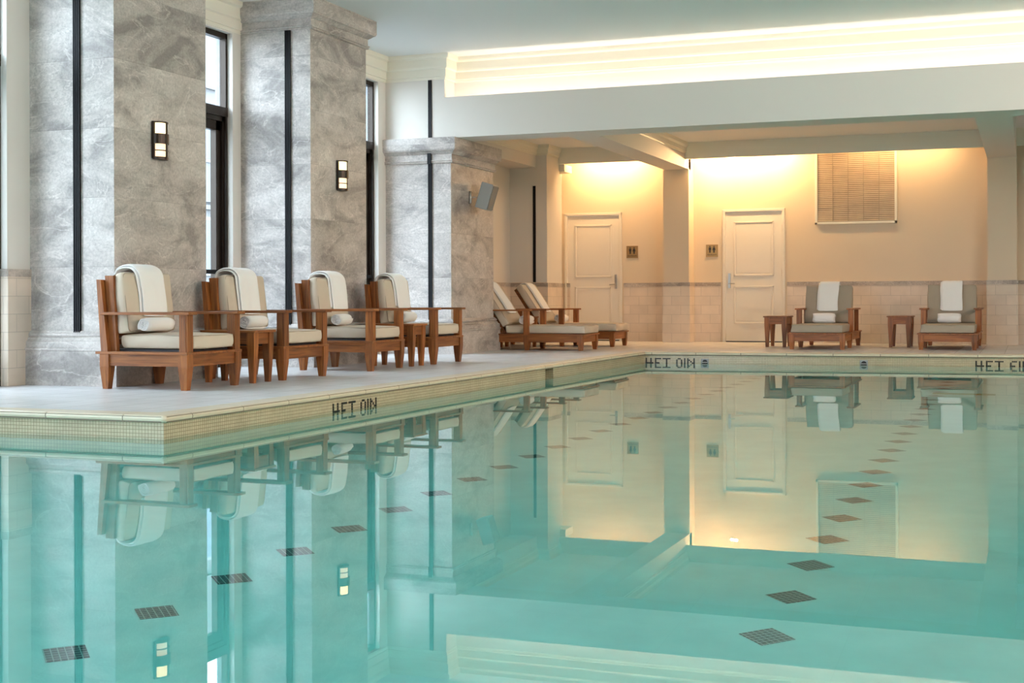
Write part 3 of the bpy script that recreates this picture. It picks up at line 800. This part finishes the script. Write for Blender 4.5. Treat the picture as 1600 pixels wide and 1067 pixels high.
# ------------------------------------------------------------------ armchair
def make_armchair(fab='fabric_sand'):
    rt = empty('armchair', (0, 0, 0))
    HX0, HX1, HY = -.443, .437, .405
    for sx in (-1, 1):
        for sy in (-1, 1):
            x = .392 if sx > 0 else -.362; y = sy * .355
            mb = MB(); mb.taper(x, y, 0, .180, .052, .086); mb.taper(x, y, .180, .183, .078, .078); mb.box(x - .043, x + .043, y - .043, y + .043, .183, .285)
            mb.build('leg', 'wood_z', rt)
    mb = MB(); mb.box(HX0, HX1, -HY, HY, .285, .306, b=.002); mb.build('seat_slab', 'wood_x', rt)
    for sy in (-1, 1):
        mb = MB(); mb.box(-.37, .38, sy * .355 - .03, sy * .355 + .03, .19, .285); mb.build('side_rail', 'wood_x', rt)
    for nm, a, b in (('front_rail', .35, .42), ('rear_rail', -.39, -.33)):
        mb = MB(); mb.box(a, b, -.355, .355, .19, .285); mb.build(nm, 'wood_y', rt)
    mb = MB(); mb.box(-.38, .36, -.30, .30, .306, .322); mb.build('webbing', 'dark_webbing', rt)  # near-black sheet between seat slab and cushion
    for sy in (-1, 1):
        mb = MB(); y = sy * .345; mb.box(.352, .430, y - .04, y + .04, .306, .604, b=.002); mb.box(.365, .417, y - .044, y + .044, .306, .604); mb.build('arm_post', 'wood_z', rt)
        mb = MB(); y = sy * .355; mb.box(-.385, .462, y - .06, y + .06, .604, .627, b=.003); mb.build('armrest', 'wood_x', rt)
        # leaning back posts (two boards)
        mb = MB(); y = sy * .365
        mb.loft([[(-.39, y - .035, .306), (-.325, y - .035, .306), (-.325, y + .035, .306), (-.39, y + .035, .306)], [(-.435, y - .035, .893), (-.392, y - .035, .89), (-.392, y + .035, .89), (-.435, y + .035, .893)]])
        y = sy * .335
        mb.loft([[(-.335, y - .02, .306), (-.27, y - .02, .306), (-.27, y + .02, .306), (-.335, y + .02, .306)], [(-.385, y - .02, .925), (-.305, y - .02, .925), (-.305, y + .02, .925), (-.385, y + .02, .925)]])
        mb.build('back_post', 'wood_z', rt)
    for k in range(8):
        z = .36 + k * .07; x = -.34 - (z - .306) * .08
        mb = MB(); mb.box(x - .012, x + .012, -.345, .345, z, z + .04); mb.build('back_slat', 'wood_y', rt)
    add_cushion(rt, 'seat_cushion', .70, .60, .115, fab, r=.028, puff=.014, center=(.085, 0, .385), seed=1)
    M = Matrix.Translation((-.255, 0, .70)) @ Matrix.Rotation(R(-7), 4, 'Y') @ Matrix.Rotation(R(90), 4, 'Y')
    add_cushion(rt, 'back_cushion', .50, .66, .12, fab, r=.035, puff=.022, M=M, seed=2)
    return rt
# slip cover of towel over the back cushion, local x forward
def make_drape(w=.31, seed=0, tail=.36, front=.585):
    mb = sweep_towel([(-.41, .76), (-.435, .93), (-.41, .985), (-.33, 1.008), (-.25, 1.0), (-.195, .955), (-.17, .78), (-.15, front)], w, .040, 0, seed)
    return mb
chair0 = make_armchair()
CH = [(-6.69, 9.54, 'wooden armchair closest to the camera, in front of the nearest marble pillar'),
      (-6.65, 10.99, 'second wooden armchair along the pool, in front of the first window'),
      (-6.60, 12.58, 'third wooden armchair along the pool, in front of the middle pillar'),
      (-6.57, 14.08, 'fourth wooden armchair, nearest the pillar with the loudspeaker')]
fronts = [.585, .585, .615, .62]
for i, (x, y, lb) in enumerate(CH):
    o = chair0 if i == 0 else copy_tree(chair0)
    o.location = (x, y, 0); o.rotation_euler = (0, 0, R((0, -1, 1.5, .5)[i]))
    tag(o, lb, 'armchair', 'armchairs lined up before the pillars')
    ords = ('nearest', 'second', 'third', 'fourth')[i]
    d = make_drape(.33, i * 2.1, front=fronts[i]).build('draped_towel', 'towel', smooth=True, sub=1, loc=(x, y + (-.01, -.03, .05, .02)[i], 0))
    tag(d, 'white towel draped over the back cushion of the %s armchair' % ords, 'towel', 'towels draped over armchairs')
    rr = towel_roll(.36, .066, seed=i * 1.3).build('rolled_towel', 'towel', smooth=True, loc=(x - .07, y - .09 + (0, .0, .03, .03)[i], .4535))
    rr.rotation_euler = (0, 0, R((0, 2, 8, 3)[i]))
    tag(rr, 'rolled white towel on the seat of the %s armchair' % ords, 'towel', 'rolled towels on armchair seats')

# ------------------------------------------------------------------ side tables
def make_table():
    rt = empty('side_table', (0, 0, 0)); HX, HY = .275, .178
    mb = MB(); mb.box(-HX, HX, -HY, HY, .438, .458, b=.002); mb.build('table_top', 'wood_x', rt)
    for sx in (-1, 1):
        for sy in (-1, 1):
            x, y = sx * (HX - .052), sy * (HY - .052)
            mb = MB(); mb.taper(x, y, 0, .330, .042, .074); mb.taper(x, y, .330, .333, .066, .066); mb.box(x - .037, x + .037, y - .037, y + .037, .333, .438); mb.build('leg', 'wood_z', rt)
    for sy in (-1, 1):
        mb = MB(); mb.box(-HX + .06, HX - .06, sy * (HY - .052) - .025, sy * (HY - .052) + .025, .338, .438); mb.build('side_apron', 'wood_x', rt)
    for sx in (-1, 1):
        mb = MB(); mb.box(sx * (HX - .052) - .025, sx * (HX - .052) + .025, -HY + .06, HY - .06, .338, .438); mb.build('end_apron', 'wood_y', rt)
    return rt
tab0 = make_table()
TB = [(-6.52, 10.31, 0, 'small wooden side table between the first and second armchairs'),
      (-6.44, 13.37, 0, 'small wooden side table between the third and fourth armchairs'),
      (-7.18, 19.04, 0, 'small wooden side table between the two reclining loungers'),
      (-3.505, 20.32, 90, 'small wooden side table in front of the right hand door'),
      (-1.775, 20.72, 90, 'small wooden side table between the two front-facing loungers')]
for i, (x, y, rz, lb) in enumerate(TB):
    o = tab0 if i == 0 else copy_tree(tab0); o.location = (x, y, 0); o.rotation_euler = (0, 0, R(rz)); tag(o, lb, 'side table', 'wooden side tables')

# ------------------------------------------------------------------ loungers (local: +x to the feet, x=0 at the front edge shifted by LC)
def make_lounger(fab, W=.76, ang=56, bl=.76, cl=.70):
    rt = empty('lounger', (0, 0, 0)); HY = W / 2
    L0, L1 = -.98, .98       # back and front ends
    mb = MB(); mb.box(L0, L1, -HY, HY, .212, .232, b=.002); mb.build('seat_slab', 'wood_x', rt)
    for sy in (-1, 1):
        mb = MB(); mb.box(L0 + .05, L1 - .05, sy * (HY - .045) - .022, sy * (HY - .045) + .022, .115, .212); mb.build('side_rail', 'wood_x', rt)
    for a in (L1 - .085, L0 + .035):
        mb = MB(); mb.box(a, a + .05, -HY + .04, HY - .04, .115, .212); mb.build('end_rail', 'wood_y', rt)
    for x in (L1 - .055, .13, L0 + .06):
        for sy in (-1, 1):
            y = sy * (HY - .05)
            mb = MB(); mb.taper(x, y, 0, .108, .05, .074); mb.box(x - .037, x + .037, y - .037, y + .037, .108, .212); mb.build('leg', 'wood_z', rt)
    for sy in (-1, 1):
        y = sy * (HY - .03)
        mb = MB(); mb.box(.095, .17, y - .035, y + .035, .232, .551, b=.002); mb.build('arm_post', 'wood_z', rt)
        mb = MB(); mb.box(-.60, .20, y - .055, y + .055, .551, .573, b=.003); mb.build('armrest', 'wood_x', rt)
        mb = MB(); mb.box(-.57, -.51, y - .03, y + .03, .232, .551, b=.002); mb.build('arm_post', 'wood_z', rt)
    # backrest, hinged at hx
    hx, hz = -.20, .25; A = R(ang)
    Mb = Matrix.Translation((hx, 0, hz)) @ Matrix.Rotation(-(math.pi - A), 4, 'Y')      # local +x runs up the backrest
    Mb = Matrix.Translation((hx, 0, hz)) @ Matrix(((-math.cos(A), 0, math.sin(A), 0), (0, 1, 0, 0), (math.sin(A), 0, math.cos(A), 0), (0, 0, 0, 1)))
    mb = MB()
    for sy in (-1, 1): mb.box(0, bl, sy * (HY - .12) - .025, sy * (HY - .12) + .025, -.045, .0, m=Mb)
    for k in range(int((bl - .02) / .085)): mb.box(.03 + k * .085, .08 + k * .085, -HY + .10, HY - .10, -.012, .0, m=Mb)
    mb.build('backrest_frame', 'wood_x', rt)
    add_cushion(rt, 'seat_cushion', 1.17, W - .09, .115, fab, r=.026, puff=.008, center=(.40, 0, .293), seed=3)
    add_cushion(rt, 'back_cushion', cl, W - .12, .115, fab, r=.03, puff=.012, center=(.075 + cl / 2, 0, .062), M=Mb, seed=4)
    return rt, Mb
def lounger_towel(Mb, w=.29, front=.24, seed=0, top=.775):
    # path in backrest space -> (x, z)
    pts = [(top - .16, -.075), (top - .04, -.07), (top + .022, -.02), (top + .03, .08), (top - .005, .137), (top - .16, .148), (.40, .152), (front, .150)]
    path = []
    for u, v in pts:
        q = Mb @ Vector((u, 0, v)); path.append((q.x, q.z))
    return sweep_towel(path, w, .026, 0, seed, rag=.002)
lg0, Mb0 = make_lounger('fabric_sand')
LG = [(-6.745, 18.24, 0, 'nearer reclining lounger side-on, half hidden behind the marble pillar', 'the lounger half hidden by the pillar'),
      (-6.765, 19.83, 0, 'farther reclining lounger side-on, in front of the left hand door', 'the lounger before the left hand door')]
for i, (x, y, rz, lb, tl) in enumerate(LG):
    o = lg0 if i == 0 else copy_tree(lg0)
    o.location = (x, y, 0); o.rotation_euler = (0, 0, R(rz)); tag(o, lb, 'lounger', 'wooden loungers')
    d = lounger_towel(Mb0, .28, .22, i).build('draped_towel', 'towel', smooth=True, sub=1, loc=(x, y - .02, 0)); tag(d, 'long white towel laid down the back of ' + tl, 'towel', 'towels laid on loungers')
    rr = towel_roll(.34, .072, seed=2 + i).build('rolled_towel', 'towel', smooth=True, loc=(x + .02, y - .03, .353)); tag(rr, 'rolled white towel on ' + tl, 'towel', 'rolled towels on loungers')
lg2, Mb2 = make_lounger('fabric_taupe', W=.80, ang=66, bl=.60, cl=.605)
LG = [(-2.79, 20.22, -90, 'front-facing wooden lounger beside the side table by the right hand door', 'the front-facing lounger nearer the door'),
      (-1.06, 20.50, -90, 'front-facing wooden lounger nearest the right hand pier', 'the front-facing lounger near the right pier')]
for i, (x, y, rz, lb, tl) in enumerate(LG):
    o = lg2 if i == 0 else copy_tree(lg2)
    o.location = (x, y, 0); o.rotation_euler = (0, 0, R(rz)); tag(o, lb, 'lounger', 'wooden loungers')
    d = lounger_towel(Mb2, .29, .235, 5 + i, top=.715).build('draped_towel', 'towel', smooth=True, sub=1, loc=(x - .005, y, 0)); d.rotation_euler = (0, 0, R(-90)); tag(d, 'folded white towel hung over the back of ' + tl, 'towel', 'towels laid on loungers')
    rr = towel_roll(.31, .080, seed=2 + i).build('rolled_towel', 'towel', smooth=True, loc=(x - .02, y - .06, .354)); rr.rotation_euler = (0, 0, R(-90)); tag(rr, 'rolled white towel on ' + tl, 'towel', 'rolled towels on loungers')

# ------------------------------------------------------------------ outside
mb = MB(); mb.box(-60, -8.5, -20, 60, -.3, -.12); struct(mb.build('ground', 'asphalt'))
bd = empty('building', (-21, 25, -.12)); tag(bd, 'pale stone building across the street, seen through the first window', 'building')
mb = MB(); mb.box(-3, 0, -17, 22, 0, 9); 
for z in (1.1, 3.3, 3.5, 6.6): mb.box(0, .12, -17, 22, z, z + .12)
mb.build('facade_wall', 'facade', bd)
for r in range(2):
    for k in range(12):
        y = -15.5 + k * 3.0; z = 1.5 + r * 3.1
        mb = MB(); mb.box(-.02, .05, y, y + 1.8, z, z + 1.6); f = mb.build('facade_window', 'facade_trim', bd)
        mb = MB(); mb.box(.04, .065, y + .08, y + .86, z + .08, z + 1.52); mb.box(.04, .065, y + .94, y + 1.72, z + .08, z + 1.52); mb.build('facade_pane', 'facade_glass', f)
